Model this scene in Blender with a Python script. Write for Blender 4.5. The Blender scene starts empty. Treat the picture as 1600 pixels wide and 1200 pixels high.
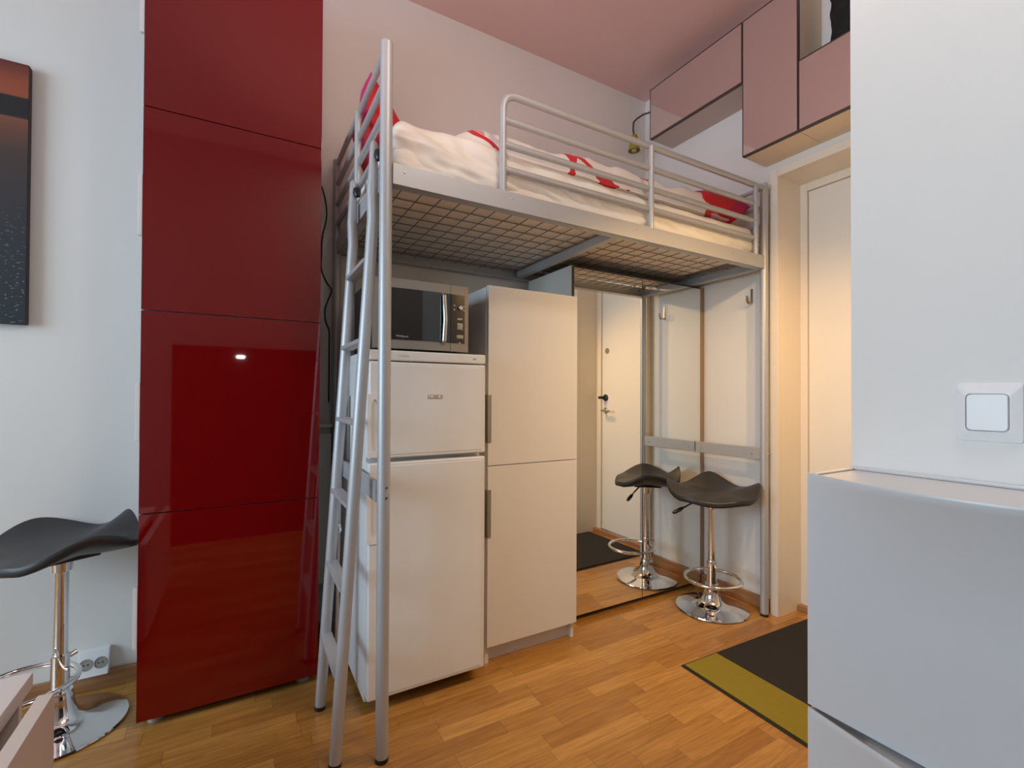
import bpy, bmesh, math, random
from mathutils import Vector, Matrix, noise
random.seed(7)
S = bpy.context.scene
COL = S.collection
PI = math.pi

# ------------------------------------------------------------------ materials
def new_mat(name):
    m = bpy.data.materials.new(name); m.use_nodes = True
    nt = m.node_tree; b = nt.nodes['Principled BSDF']
    return m, nt, b

def mat(name, col, rough=0.5, metal=0.0, coat=0.0, var=0.04, scale=6.0, bump=0.0, bscale=200.0, spec=None, coat_ior=1.5):
    """plain surface with a little procedural variation in tone and roughness"""
    m, nt, b = new_mat(name)
    tc = nt.nodes.new('ShaderNodeTexCoord')
    n = nt.nodes.new('ShaderNodeTexNoise'); n.inputs['Scale'].default_value = scale; n.inputs['Detail'].default_value = 4
    nt.links.new(tc.outputs['Object'], n.inputs['Vector'])
    r = nt.nodes.new('ShaderNodeValToRGB')
    r.color_ramp.elements[0].color = (*[c * (1 - var) for c in col], 1)
    r.color_ramp.elements[1].color = (*[min(1, c * (1 + var)) for c in col], 1)
    nt.links.new(n.outputs['Fac'], r.inputs['Fac'])
    nt.links.new(r.outputs['Color'], b.inputs['Base Color'])
    b.inputs['Roughness'].default_value = rough
    b.inputs['Metallic'].default_value = metal
    b.inputs['Coat Weight'].default_value = coat
    b.inputs['Coat Roughness'].default_value = 0.03
    b.inputs['Coat IOR'].default_value = coat_ior
    if spec is not None: b.inputs['Specular IOR Level'].default_value = spec
    if bump:
        n2 = nt.nodes.new('ShaderNodeTexNoise'); n2.inputs['Scale'].default_value = bscale; n2.inputs['Detail'].default_value = 3
        nt.links.new(tc.outputs['Object'], n2.inputs['Vector'])
        bp = nt.nodes.new('ShaderNodeBump'); bp.inputs['Strength'].default_value = bump; bp.inputs['Distance'].default_value = 0.004
        nt.links.new(n2.outputs['Fac'], bp.inputs['Height']); nt.links.new(bp.outputs['Normal'], b.inputs['Normal'])
    return m

def math_node(nt, op, a=None, b=None, c=None):
    n = nt.nodes.new('ShaderNodeMath'); n.operation = op
    for i, v in enumerate((a, b, c)):
        if v is None: continue
        if isinstance(v, (int, float)): n.inputs[i].default_value = v
        else: nt.links.new(v, n.inputs[i])
    return n.outputs[0]

def parquet():
    m, nt, b = new_mat('oak_strip_parquet')
    L = nt.links.new
    tc = nt.nodes.new('ShaderNodeTexCoord'); sp = nt.nodes.new('ShaderNodeSeparateXYZ')
    L(tc.outputs['Object'], sp.inputs[0])
    x, y = sp.outputs['X'], sp.outputs['Y']
    W, LEN = 0.0625, 0.36
    yr = math_node(nt, 'DIVIDE', y, W); row = math_node(nt, 'FLOOR', yr); fy = math_node(nt, 'FRACT', yr)
    wn = nt.nodes.new('ShaderNodeTexWhiteNoise'); wn.noise_dimensions = '1D'; L(row, wn.inputs['W'])
    off = math_node(nt, 'MULTIPLY', wn.outputs['Value'], 7.3)
    xr = math_node(nt, 'ADD', math_node(nt, 'DIVIDE', x, LEN), off)
    pl = math_node(nt, 'FLOOR', xr); fx = math_node(nt, 'FRACT', xr)
    cv = nt.nodes.new('ShaderNodeCombineXYZ'); L(row, cv.inputs[0]); L(pl, cv.inputs[1])
    w2 = nt.nodes.new('ShaderNodeTexWhiteNoise'); w2.noise_dimensions = '3D'; L(cv.outputs[0], w2.inputs['Vector'])
    ramp = nt.nodes.new('ShaderNodeValToRGB'); cr = ramp.color_ramp
    cr.elements[0].position = 0; cr.elements[0].color = (0.35, 0.165, 0.038, 1)
    cr.elements[1].position = 1; cr.elements[1].color = (0.53, 0.285, 0.080, 1)
    e = cr.elements.new(0.5); e.color = (0.43, 0.215, 0.052, 1)
    L(w2.outputs['Value'], ramp.inputs['Fac'])
    # grain stretched along the strip, offset per strip
    mp = nt.nodes.new('ShaderNodeVectorMath'); mp.operation = 'MULTIPLY'; mp.inputs[1].default_value = (4, 60, 1); L(tc.outputs['Object'], mp.inputs[0])
    ad = nt.nodes.new('ShaderNodeVectorMath'); ad.operation = 'ADD'; L(mp.outputs[0], ad.inputs[0])
    sc = nt.nodes.new('ShaderNodeVectorMath'); sc.operation = 'SCALE'; sc.inputs['Scale'].default_value = 31; L(w2.outputs['Color'], sc.inputs[0]); L(sc.outputs[0], ad.inputs[1])
    ng = nt.nodes.new('ShaderNodeTexNoise'); ng.inputs['Scale'].default_value = 1.6; ng.inputs['Detail'].default_value = 6; ng.inputs['Distortion'].default_value = 0.8; L(ad.outputs[0], ng.inputs['Vector'])
    gr = nt.nodes.new('ShaderNodeValToRGB'); gr.color_ramp.elements[0].position = 0.3; gr.color_ramp.elements[0].color = (0.74, 0.70, 0.62, 1); gr.color_ramp.elements[1].position = 0.7; gr.color_ramp.elements[1].color = (1.12, 1.1, 1.06, 1)
    L(ng.outputs['Fac'], gr.inputs['Fac'])
    mx = nt.nodes.new('ShaderNodeMix'); mx.data_type = 'RGBA'; mx.blend_type = 'MULTIPLY'; mx.inputs['Factor'].default_value = 1
    L(ramp.outputs['Color'], mx.inputs[6]); L(gr.outputs['Color'], mx.inputs[7])
    # thin joints
    ey = math_node(nt, 'MINIMUM', fy, math_node(nt, 'SUBTRACT', 1.0, fy))
    ex = math_node(nt, 'MINIMUM', fx, math_node(nt, 'SUBTRACT', 1.0, fx))
    j = math_node(nt, 'MAXIMUM', math_node(nt, 'LESS_THAN', ey, 0.012), math_node(nt, 'LESS_THAN', ex, 0.0025))
    m2 = nt.nodes.new('ShaderNodeMix'); m2.data_type = 'RGBA'; m2.inputs[7].default_value = (0.13, 0.06, 0.025, 1)
    L(math_node(nt, 'MULTIPLY', j, 0.55), m2.inputs['Factor']); L(mx.outputs[2], m2.inputs[6])
    L(m2.outputs[2], b.inputs['Base Color'])
    b.inputs['Roughness'].default_value = 0.27
    return m

def wood(name, c0, c1, along='X'):
    m, nt, b = new_mat(name); L = nt.links.new
    tc = nt.nodes.new('ShaderNodeTexCoord'); mp = nt.nodes.new('ShaderNodeVectorMath'); mp.operation = 'MULTIPLY'
    mp.inputs[1].default_value = (3, 40, 40) if along == 'X' else (40, 3, 40)
    L(tc.outputs['Object'], mp.inputs[0])
    n = nt.nodes.new('ShaderNodeTexNoise'); n.inputs['Scale'].default_value = 1.5; n.inputs['Detail'].default_value = 5; L(mp.outputs[0], n.inputs['Vector'])
    r = nt.nodes.new('ShaderNodeValToRGB'); r.color_ramp.elements[0].position = .3; r.color_ramp.elements[1].position = .7
    r.color_ramp.elements[0].color = (*c0, 1); r.color_ramp.elements[1].color = (*c1, 1)
    L(n.outputs['Fac'], r.inputs['Fac']); L(r.outputs['Color'], b.inputs['Base Color']); b.inputs['Roughness'].default_value = .4
    return m

def print_fabric(name, base, red, pink, seed, w=.035, sc=3.2):
    """white cloth printed with broad red loops and pink areas"""
    m, nt, b = new_mat(name); L = nt.links.new
    tc = nt.nodes.new('ShaderNodeTexCoord'); of = nt.nodes.new('ShaderNodeVectorMath'); of.operation = 'ADD'; of.inputs[1].default_value = (seed, seed * .7, 0)
    L(tc.outputs['Object'], of.inputs[0])
    n = nt.nodes.new('ShaderNodeTexNoise'); n.inputs['Scale'].default_value = sc; n.inputs['Detail'].default_value = 0.5; L(of.outputs[0], n.inputs['Vector'])
    d = math_node(nt, 'ABSOLUTE', math_node(nt, 'SUBTRACT', n.outputs['Fac'], 0.54))
    line = math_node(nt, 'LESS_THAN', d, w)
    n2 = nt.nodes.new('ShaderNodeTexNoise'); n2.inputs['Scale'].default_value = 3.1; L(of.outputs[0], n2.inputs['Vector'])
    gate = math_node(nt, 'GREATER_THAN', n2.outputs['Fac'], 0.36)
    line = math_node(nt, 'MULTIPLY', line, gate)
    pk = math_node(nt, 'MULTIPLY', math_node(nt, 'GREATER_THAN', n.outputs['Fac'], 0.60), math_node(nt, 'GREATER_THAN', n2.outputs['Fac'], 0.52))
    a = nt.nodes.new('ShaderNodeMix'); a.data_type = 'RGBA'; a.inputs[6].default_value = (*base, 1); a.inputs[7].default_value = (*pink, 1); L(pk, a.inputs['Factor'])
    c = nt.nodes.new('ShaderNodeMix'); c.data_type = 'RGBA'; L(a.outputs[2], c.inputs[6]); c.inputs[7].default_value = (*red, 1); L(line, c.inputs['Factor'])
    L(c.outputs[2], b.inputs['Base Color']); b.inputs['Roughness'].default_value = .85; b.inputs['Sheen Weight'].default_value = .1
    wv = nt.nodes.new('ShaderNodeTexNoise'); wv.inputs['Scale'].default_value = 400
    L(tc.outputs['Object'], wv.inputs['Vector'])
    bp = nt.nodes.new('ShaderNodeBump'); bp.inputs['Strength'].default_value = .15; bp.inputs['Distance'].default_value = .002
    L(wv.outputs['Fac'], bp.inputs['Height']); L(bp.outputs['Normal'], b.inputs['Normal'])
    return m

def canvas_print():
    m, nt, b = new_mat('sunset_lake_print'); L = nt.links.new
    tc = nt.nodes.new('ShaderNodeTexCoord'); sp = nt.nodes.new('ShaderNodeSeparateXYZ'); L(tc.outputs['Generated'], sp.inputs[0])
    wob = nt.nodes.new('ShaderNodeTexNoise'); wob.inputs['Scale'].default_value = 3.0; L(tc.outputs['Generated'], wob.inputs['Vector'])
    v = math_node(nt, 'ADD', sp.outputs['Z'], math_node(nt, 'MULTIPLY', math_node(nt, 'SUBTRACT', wob.outputs['Fac'], .5), .02))
    r = nt.nodes.new('ShaderNodeValToRGB'); cr = r.color_ramp
    cr.elements[0].position = 0; cr.elements[0].color = (.012, .018, .026, 1)
    cr.elements[1].position = 1; cr.elements[1].color = (.12, .022, .016, 1)
    for p, c in ((.3, (.018, .022, .03)), (.5, (.035, .03, .034)), (.66, (.06, .036, .03)), (.76, (.16, .06, .035)), (.785, (.2, .075, .045)), (.79, (.012, .01, .012)), (.868, (.012, .01, .012)), (.874, (.3, .075, .03)), (.93, (.28, .062, .028))):
        e = cr.elements.new(p); e.color = (*c, 1)
    L(v, r.inputs['Fac'])
    mp = nt.nodes.new('ShaderNodeVectorMath'); mp.operation = 'MULTIPLY'; mp.inputs[1].default_value = (60, 1, 130); L(tc.outputs['Generated'], mp.inputs[0])
    n = nt.nodes.new('ShaderNodeTexNoise'); n.inputs['Scale'].default_value = 1; n.inputs['Detail'].default_value = 4; L(mp.outputs[0], n.inputs['Vector'])
    low = nt.nodes.new('ShaderNodeMapRange'); low.inputs[1].default_value = .1; low.inputs[2].default_value = .5; low.inputs[3].default_value = 1; low.inputs[4].default_value = 0; L(sp.outputs['Z'], low.inputs[0])
    s = math_node(nt, 'MULTIPLY', math_node(nt, 'GREATER_THAN', n.outputs['Fac'], .62), low.outputs[0])
    mx = nt.nodes.new('ShaderNodeMix'); mx.data_type = 'RGBA'; mx.inputs[7].default_value = (.16, .2, .25, 1); L(s, mx.inputs['Factor']); L(r.outputs['Color'], mx.inputs[6])
    L(mx.outputs[2], b.inputs['Base Color']); b.inputs['Roughness'].default_value = .55
    return m

M = dict(
    wall=mat('white_wall_paint', (.76, .745, .715), .6, bump=.05, bscale=60, var=.015),
    ceil=mat('ceiling_pink_bounce', (.66, .455, .425), .7, var=.02),  # pink light bounced onto the ceiling is put into this colour
    floor=parquet(),
    base=wood('oak_skirting', (.27, .125, .05), (.40, .20, .085)),
    basey=wood('oak_skirting_side', (.27, .125, .05), (.40, .20, .085), 'Y'),
    trim=mat('cream_gloss_trim', (.80, .72, .60), .35, var=.015),
    door=mat('cream_door_paint', (.80, .75, .66), .4, var=.015),
    steel=mat('silver_grey_lacquer', (.47, .475, .485), .42, .35, var=.03),
    steeld=mat('dark_zinc_wire', (.22, .20, .18), .45, .4),
    dark=mat('black_plastic', (.012, .012, .013), .35),
    chrome=mat('chrome', (.86, .86, .87), .05, 1.0, var=.01),
    satin=mat('brushed_nickel', (.55, .52, .47), .28, 1.0, var=.05),
    handle=mat('matt_aluminium', (.34, .32, .28), .45, .7, var=.05),
    mirror=mat('mirror_glass', (.88, .90, .88), .004, 1.0, var=.0),
    red=mat('red_gloss_lacquer', (.17, .0006, .0012), .5, 0, 1.0, var=.02, spec=.0, coat_ior=1.66),
    redside=mat('red_cabinet_carcass', (.45, .43, .42), .5),
    white=mat('white_foil', (.70, .695, .69), .38, var=.012),
    whitep=mat('white_plastic', (.80, .80, .80), .3, var=.01),
    fridge=mat('white_enamel', (.75, .755, .745), .3, var=.012),
    leather=mat('black_leatherette', (.022, .022, .024), .42, bump=.12, bscale=350),
    pink=mat('mirrored_lacquer_glass', (.70, .60, .575), .05, .8, var=.01),
    edge=mat('dark_metal_edge', (.075, .055, .045), .45, .3),
    carc=mat('white_carcass', (.70, .68, .64), .5), taupe=mat('taupe_laminate', (.52, .43, .39), .45),
    lett=mat('faint_print', (.60, .57, .53), .4),
    brown=mat('brown_filler_strip', (.30, .20, .11), .45),
    badge=mat('champagne_badge', (.50, .43, .36), .3, .4),
    cream=mat('lamp_warmed_laminate', (.80, .66, .47), .45),  # warm glow of the hall spots is put into this colour
    olive=mat('olive_green_enamel', (.32, .27, .01), .35),
    sheet=mat('cream_cotton_sheet', (.84, .80, .73), .85, var=.02, bump=.1, bscale=300),
    ticking=mat('beige_mattress_ticking', (.92, .84, .75), .9, bump=.2, bscale=250, var=.08, scale=25),
    duvet=print_fabric('duvet_print', (.80, .76, .72), (.62, .012, .014), (.60, .30, .33), 2.1, .055, 6.0),
    pillowred=print_fabric('red_pink_print', (.60, .012, .016), (.46, .012, .10), (.50, .02, .12), 5.3, .05, 5),
    pillowwhite=print_fabric('white_red_print', (.80, .74, .70), (.62, .012, .014), (.80, .74, .70), 9.1, .03, 7),
    micro=mat('microwave_grey', (.27, .25, .225), .4, .35),
    glass=mat('black_glass', (.010, .010, .010), .06, 0, .5),
    grey=mat('grey_marking', (.42, .42, .40), .5),
    mat=mat('black_mat_pile', (.018, .016, .015), .95, var=.3, scale=200, bump=.5, bscale=500),
    matg=mat('olive_mat_band', (.25, .20, .014), .9, var=.12, scale=150, bump=.5, bscale=500),
    rub=mat('mat_rubber_edge', (.012, .011, .010), .7),
    shoe=mat('white_shoe_cabinet_plastic', (.60, .60, .60), .3, var=.01),
    oakl=mat('pale_laminate', (.72, .63, .58), .4, var=.02),
    oakf=mat('pale_laminate_front', (.66, .54, .47), .4, var=.02),
    rad=mat('old_radiator_enamel', (.50, .50, .44), .45),
    bag=mat('black_nylon', (.006, .006, .006), .8, bump=.3, bscale=80),
    canvas=canvas_print(), canvasedge=mat('dark_canvas_edge', (.04, .03, .03), .7),
    hole=mat('socket_recess', (.30, .29, .26), .6),
)

# ------------------------------------------------------------------ mesh helpers
class MB:
    def __init__(s): s.bm = bmesh.new()
    def _merge(s, b):
        me = bpy.data.meshes.new('tmp'); b.to_mesh(me); b.free(); s.bm.from_mesh(me); bpy.data.meshes.remove(me)
    def box(s, x0, x1, y0, y1, z0, z1, bev=0.0, seg=2, rot=None):
        b = bmesh.new(); bmesh.ops.create_cube(b, size=1)
        for v in b.verts:
            v.co = Vector(((x0 + x1) / 2 + v.co.x * (x1 - x0), (y0 + y1) / 2 + v.co.y * (y1 - y0), (z0 + z1) / 2 + v.co.z * (z1 - z0)))
        if bev: bmesh.ops.bevel(b, geom=b.edges[:], offset=bev, segments=seg, profile=.5, affect='EDGES')
        if rot is not None: bmesh.ops.transform(b, matrix=rot, verts=b.verts[:])
        s._merge(b); return s
    def tube(s, pts, r, n=14, closed=False, cap=True):
        pts = [Vector(p) for p in pts]; N = len(pts); b = bmesh.new(); rings = []
        up = None
        for i, p in enumerate(pts):
            a = pts[(i - 1) % N] if (i > 0 or closed) else p; c = pts[(i + 1) % N] if (i < N - 1 or closed) else p
            t = (c - a).normalized()
            if up is None:
                up = Vector((0, 0, 1)) if abs(t.z) < .9 else Vector((1, 0, 0))
            side = t.cross(up).normalized(); up = side.cross(t).normalized()
            rr = r[i] if isinstance(r, (list, tuple)) else r
            rings.append([b.verts.new(p + (side * math.cos(2 * PI * k / n) + up * math.sin(2 * PI * k / n)) * rr) for k in range(n)])
        for i in range(N if closed else N - 1):
            A, B_ = rings[i], rings[(i + 1) % N]
            for k in range(n): b.faces.new((A[k], A[(k + 1) % n], B_[(k + 1) % n], B_[k]))
        if cap and not closed:
            b.faces.new(rings[0][::-1]); b.faces.new(rings[-1])
        bmesh.ops.recalc_face_normals(b, faces=b.faces[:])
        s._merge(b); return s
    def lathe(s, prof, c=(0, 0, 0), n=40, axis=None):
        b = bmesh.new(); rings = []
        for (r, z) in prof:
            if r < 1e-6: rings.append([b.verts.new((0, 0, z))])
            else: rings.append([b.verts.new((r * math.cos(2 * PI * k / n), r * math.sin(2 * PI * k / n), z)) for k in range(n)])
        for A, B_ in zip(rings[:-1], rings[1:]):
            for k in range(n):
                if len(A) == 1 and len(B_) == 1: continue
                if len(A) == 1: b.faces.new((A[0], B_[(k + 1) % n], B_[k]))
                elif len(B_) == 1: b.faces.new((A[k], A[(k + 1) % n], B_[0]))
                else: b.faces.new((A[k], A[(k + 1) % n], B_[(k + 1) % n], B_[k]))
        bmesh.ops.recalc_face_normals(b, faces=b.faces[:])
        if axis is not None: bmesh.ops.transform(b, matrix=Vector((0, 0, 1)).rotation_difference(Vector(axis)).to_matrix().to_4x4(), verts=b.verts[:])
        bmesh.ops.translate(b, vec=Vector(c), verts=b.verts[:])
        s._merge(b); return s
    def prism(s, poly, axis, a0, a1, bev=0.0):
        """poly: 2-D points in the two other axes, extruded along axis between a0 and a1"""
        b = bmesh.new()
        def P(u, v, a):
            return {'x': (a, u, v), 'y': (u, a, v), 'z': (u, v, a)}[axis]
        A = [b.verts.new(P(u, v, a0)) for u, v in poly]; B_ = [b.verts.new(P(u, v, a1)) for u, v in poly]
        n = len(poly)
        for k in range(n): b.faces.new((A[k], A[(k + 1) % n], B_[(k + 1) % n], B_[k]))
        b.faces.new(A[::-1]); b.faces.new(B_)
        bmesh.ops.recalc_face_normals(b, faces=b.faces[:])
        if bev: bmesh.ops.bevel(b, geom=b.edges[:], offset=bev, segments=2, profile=.5, affect='EDGES')
        s._merge(b); return s
    def softbox(s, x0, x1, y0, y1, z0, z1, r, nx, ny, nz, fn=None, rot=None, keep=None):
        """rounded box on a fine grid; fn(p, normal) displaces it"""
        b = bmesh.new(); cache = {}
        lo, hi = Vector((x0, y0, z0)), Vector((x1, y1, z1)); n = (nx, ny, nz)
        def vert(i, j, k):
            key = (i, j, k)
            if key in cache: return cache[key]
            p = Vector([lo[a] + (hi[a] - lo[a]) * q / n[a] for a, q in enumerate(key)])
            q = Vector([min(max(p[a], lo[a] + r), hi[a] - r) for a in range(3)])
            d = p - q
            nn = d.normalized() if d.length > 1e-9 else Vector((0, 0, 1))
            p2 = q + nn * min(r, d.length if d.length < r else r) if d.length > 1e-9 else p
            if fn: p2 = fn(p2, nn)
            v = cache[key] = b.verts.new(p2); return v
        for a in range(3):
            u, w = [q for q in range(3) if q != a]
            for side in (0, n[a]):
                for i in range(n[u]):
                    for j in range(n[w]):
                        def K(ii, jj):
                            k = [0, 0, 0]; k[a] = side; k[u] = ii; k[w] = jj; return vert(*k)
                        b.faces.new((K(i, j), K(i + 1, j), K(i + 1, j + 1), K(i, j + 1)))
        bmesh.ops.recalc_face_normals(b, faces=b.faces[:])
        if keep:
            bmesh.ops.delete(b, geom=[f for f in b.faces if not keep(f.calc_center_median())], context='FACES')
        if rot is not None: bmesh.ops.transform(b, matrix=rot, verts=b.verts[:])
        s._merge(b); return s
    def text(s, body, size, mtx, depth=.0006):
        cu = bpy.data.curves.new('t', 'FONT'); cu.body = body; cu.size = size; cu.extrude = depth; cu.align_x = 'CENTER'; cu.align_y = 'CENTER'; cu.resolution_u = 3
        o = bpy.data.objects.new('t', cu); COL.objects.link(o)
        dg = bpy.context.evaluated_depsgraph_get(); me = bpy.data.meshes.new_from_object(o.evaluated_get(dg))
        me.transform(mtx); s.bm.from_mesh(me); bpy.data.meshes.remove(me); bpy.data.objects.remove(o); bpy.data.curves.remove(cu)
        return s

def wpos(o):
    p = Vector((0, 0, 0))
    while o is not None: p += o.location; o = o.parent
    return p

def obj(name, mb, m, parent=None, ang=35, at=None):
    flat = ang == 35
    """link what mb holds as ONE mesh; vertices are given in world space before any parent is moved"""
    me = bpy.data.meshes.new(name); bm = mb.bm
    off = wpos(parent) if parent is not None else Vector((0, 0, 0))
    if parent is None:
        if at is None:
            lo = Vector([min(v.co[a] for v in bm.verts) for a in range(3)]); hi = Vector([max(v.co[a] for v in bm.verts) for a in range(3)])
            at = Vector(((lo.x + hi.x) / 2, (lo.y + hi.y) / 2, lo.z))
        off = Vector(at)
    bmesh.ops.translate(bm, vec=-off, verts=bm.verts[:])
    bm.to_mesh(me); bm.free()
    me.materials.append(m)
    for p in me.polygons: p.use_smooth = True
    me.set_sharp_from_angle(angle=math.radians(ang))
    o = bpy.data.objects.new(name, me); COL.objects.link(o)
    if flat:
        wn = o.modifiers.new('weighted_normals', 'WEIGHTED_NORMAL'); wn.keep_sharp = True; wn.weight = 100
    if parent is not None: o.parent = parent
    else: o.location = off
    return o

def tag(o, label=None, cat=None, group=None, kind=None):
    if label: o['label'] = label
    if cat: o['category'] = cat
    if group: o['group'] = group
    if kind: o['kind'] = kind
    return o

def thing(name, label, cat, loc, group=None):
    o = bpy.data.objects.new(name, None); COL.objects.link(o); o.location = loc; o.empty_display_size = .1
    return tag(o, label, cat, group)

def struct(name, mb, m, label=None, parent=None):
    o = obj(name, mb, m, parent)
    if parent is None: o['kind'] = 'structure'
    if label: o['label'] = label
    return o

# ------------------------------------------------------------------ the room
ZC = 3.007; YW = 2.2546; XW = 2.30; XN = 1.272; YN = .579; XL = -3.0; YS = -.5
struct('floor', MB().box(XL - .2, 2.7, YS - .2, YW + .2, -.12, 0), M['floor'])
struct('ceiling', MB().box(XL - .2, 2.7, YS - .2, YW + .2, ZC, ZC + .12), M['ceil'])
struct('wall_back', MB().box(XL - .2, 2.7, YW, YW + .15, 0, ZC), M['wall'])
JY0, JY1, JZ, JX = .664, 1.351, 2.146, 2.4637
w = MB()
w.box(XW, 2.6, JY1 + .02, YW, 0, ZC).box(XW, 2.6, YN, JY0 - .02, 0, ZC).box(XW, 2.6, JY0 - .02, JY1 + .02, JZ + .02, ZC)
struct('wall_right', w, M['wall'])
struct('wall_near', MB().box(XN, 2.6, YS, YN, 0, ZC), M['wall'])
struct('wall_front', MB().box(XL - .2, 2.7, YS - .15, YS, 0, ZC), mat('beige_wall_paint', (.34, .31, .28), .7))
struct('added_dark_block', MB().box(-.42, XN - .002, YS + .0005, YS + .22, 0, 1.42, .004), mat('dark_reflection_block', (.02, .015, .012), .6))  # added stand-in for dark furniture behind the camera, mirrored in the red doors
glm, gnt, gb = new_mat('glint_glow'); gb.inputs['Emission Color'].default_value = (1, .93, .82, 1); gb.inputs['Emission Strength'].default_value = 30
wl = thing('glint_source', 'small added glow behind the camera, mirrored as a white glint in the red cabinet doors', 'lamp', (0, YS + .221, 1.347))  # glowing part added to make the white glint on the red doors
obj('glass', MB().softbox(-.029, .029, YS + .232, YS + .256, 1.335, 1.359, .011, 20, 8, 8), glm, wl)
obj('back_plate', MB().box(-.033, .033, YS + .2205, YS + .2315, 1.331, 1.363, .003), M['satin'], wl)
w = MB(); WY0, WY1, WZ0, WZ1 = -.25, 1.75, .8, 2.5
w.box(XL - .2, XL, YS, WY0, 0, ZC).box(XL - .2, XL, WY1, YW, 0, ZC).box(XL - .2, XL, WY0, WY1, 0, WZ0).box(XL - .2, XL, WY0, WY1, WZ1, ZC)
struct('wall_left', w, M['wall'])
w = MB()
w.box(XL - .14, XL - .06, WY0, WY0 + .06, WZ0, WZ1).box(XL - .14, XL - .06, WY1 - .06, WY1, WZ0, WZ1).box(XL - .14, XL - .06, WY0, WY1, WZ0, WZ0 + .06).box(XL - .14, XL - .06, WY0, WY1, WZ1 - .06, WZ1).box(XL - .13, XL - .07, .72, .78, WZ0, WZ1)
struct('window_1', w, M['whitep'])
# skirting
struct('baseboard_back', MB().box(XL, 2.28, YW - .016, YW, 0, .062, .004), M['base'])
struct('baseboard_right', MB().box(XW - .018, XW, 1.395, YW - .016, 0, .062, .004), M['basey'])
# door casing and deep lining of the opening in the right-hand wall
w = MB(); CX0 = 2.2657
w.box(CX0, XW - .0002, JY1, JY1 + .040, 0, JZ + .04, .003).box(CX0, XW - .0002, JY0 - .040, JY0, 0, JZ + .04, .003).box(CX0, XW - .0002, JY0, JY1, JZ, JZ + .04, .003)
w.box(XW - .001, JX, JY1, JY1 + .0198, 0, JZ).box(XW - .001, JX, JY0 - .0198, JY0, 0, JZ).box(XW - .001, JX, JY0 - .0198, JY1 + .0198, JZ, JZ + .0198)
struct('trim_1', w, M['trim'])
w = MB()
w.box(JX, JX + .05, JY1 - .032, JY1 + .0198, 0, JZ, .002).box(JX, JX + .05, JY0 - .0198, JY0 + .05, 0, JZ, .002).box(JX, JX + .05, JY0 + .05, JY1 - .032, JZ - .04, JZ, .002)
struct('trim_2', w, M['trim'])
struct('trim_3', MB().box(JX - .035, JX - .001, JY0, JY1, 0, .028, .003), M['basey'])
d = struct('door_1', MB().box(JX + .012, JX + .052, JY0 + .052, JY1 - .034, .03, JZ - .042, .002), M['door'])
hx = JX + .012
k = MB().lathe([(0, 0), (.022, 0), (.024, .004), (.012, .008), (.011, .022), (0, .022)], (hx, .760, .955), 20, (-1, 0, 0))
k.tube([(hx - .018, .760, .955), (hx - .045, .760, .955), (hx - .05, .765, .955), (hx - .05, .86, .952)], .008, 10)
obj('handle', k, M['satin'], d)
k = MB().lathe([(0, 0), (.026, 0), (.026, .008), (.014, .012), (.013, .03), (0, .03)], (hx, .760, 1.055), 20, (-1, 0, 0)).box(hx - .06, hx - .03, .735, .762, 1.045, 1.067, .004)
obj('lock', k, M['dark'], d)
obj('cover_plate', MB().lathe([(0, 0), (.022, 0), (.022, .004), (0, .006)], (hx, .775, 1.42), 20, (-1, 0, 0)), M['handle'], d)

# ------------------------------------------------------------------ loft bed
BX0, BX1, BY0, BY1, ZP = .368, 2.229, 1.3966, 2.2183, 2.12
PR = .0185; RZ0, RZ1 = 1.695, 1.758
bed = thing('loft_bed', 'silver grey tubular metal loft bed standing over the fridge and mirror wardrobe', 'bed', (1.3, 1.8, 0))
for (x, y) in ((BX0, BY0), (BX1, BY0), (BX0, BY1), (BX1, BY1)):
    p = obj('post', MB().tube([(x, y, .012), (x, y, ZP - .008), (x, y, ZP - .002), (x, y, ZP)], [PR, PR, PR * .85, PR * .5], 20), M['steel'], bed)
    obj('foot_cap', MB().tube([(x, y, 0), (x, y, .0125)], PR + .0008, 20), M['dark'], p)
    if y == BY0:
        for z in (.80, .77) if x == BX0 else (.79,):
            obj('bolt', MB().lathe([(0, 0), (.005, 0), (.004, .003), (0, .004)], (x + .004, y - PR + .001, z), 10, (0, -1, 0)), M['satin'], p)
# side rails: C-shaped steel channels
def channel_x(y, s, z0=RZ0, z1=RZ1):
    m = MB(); x0, x1 = BX0 + .0175, BX1 - .0175
    m.box(x0, x1, y - .004, y + .004, z0, z1, .0015)
    a, b_ = sorted((y, y + s * .034))
    m.box(x0, x1, a, b_, z0, z0 + .006, .001)
    return m
r = obj('side_rail', channel_x(BY0 - .010, 1), M['steel'], bed)
for x in (.42, .79, 1.36, 1.97): obj('bolt', MB().lathe([(0, 0), (.004, 0), (.003, .002), (0, .003)], (x, BY0 - .0138, 1.735), 10, (0, -1, 0)), M['satin'], r)
obj('side_rail', channel_x(BY1 + .002, -1), M['steel'], bed)
for x, s in ((BX0, 1), (BX1, -1)):
    a, b_ = sorted((x, x + s * .03))
    obj('end_rail', MB().box(x - .004, x + .004, BY0 + .0175, BY1 - .0175, RZ0, RZ1, .0015).box(a, b_, BY0 + .0175, BY1 - .0175, RZ0, RZ0 + .006, .001), M['steel'], bed)
# low end rails between the legs
r = obj('lower_rail', MB().box(BX0 - .024, BX0 - .010, BY0 + .006, BY1 - .006, .756, .816, .003), M['steel'], bed)
r = obj('lower_rail', MB().box(BX1 - .008, BX1 + .008, BY0 + .0175, 1.796, .758, .817, .003), M['steel'], bed)
for y in (1.455, 1.755): obj('bolt', MB().lathe([(0, 0), (.005, 0), (.004, .003), (0, .004)], (BX1 - .0078, y, .785), 10, (-1, 0, 0)), M['satin'], r)
obj('cross_beam', MB().box(1.283, 1.319, BY0 + .02, BY1 - .03, 1.703, 1.736, .003), M['steel'], bed)
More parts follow.
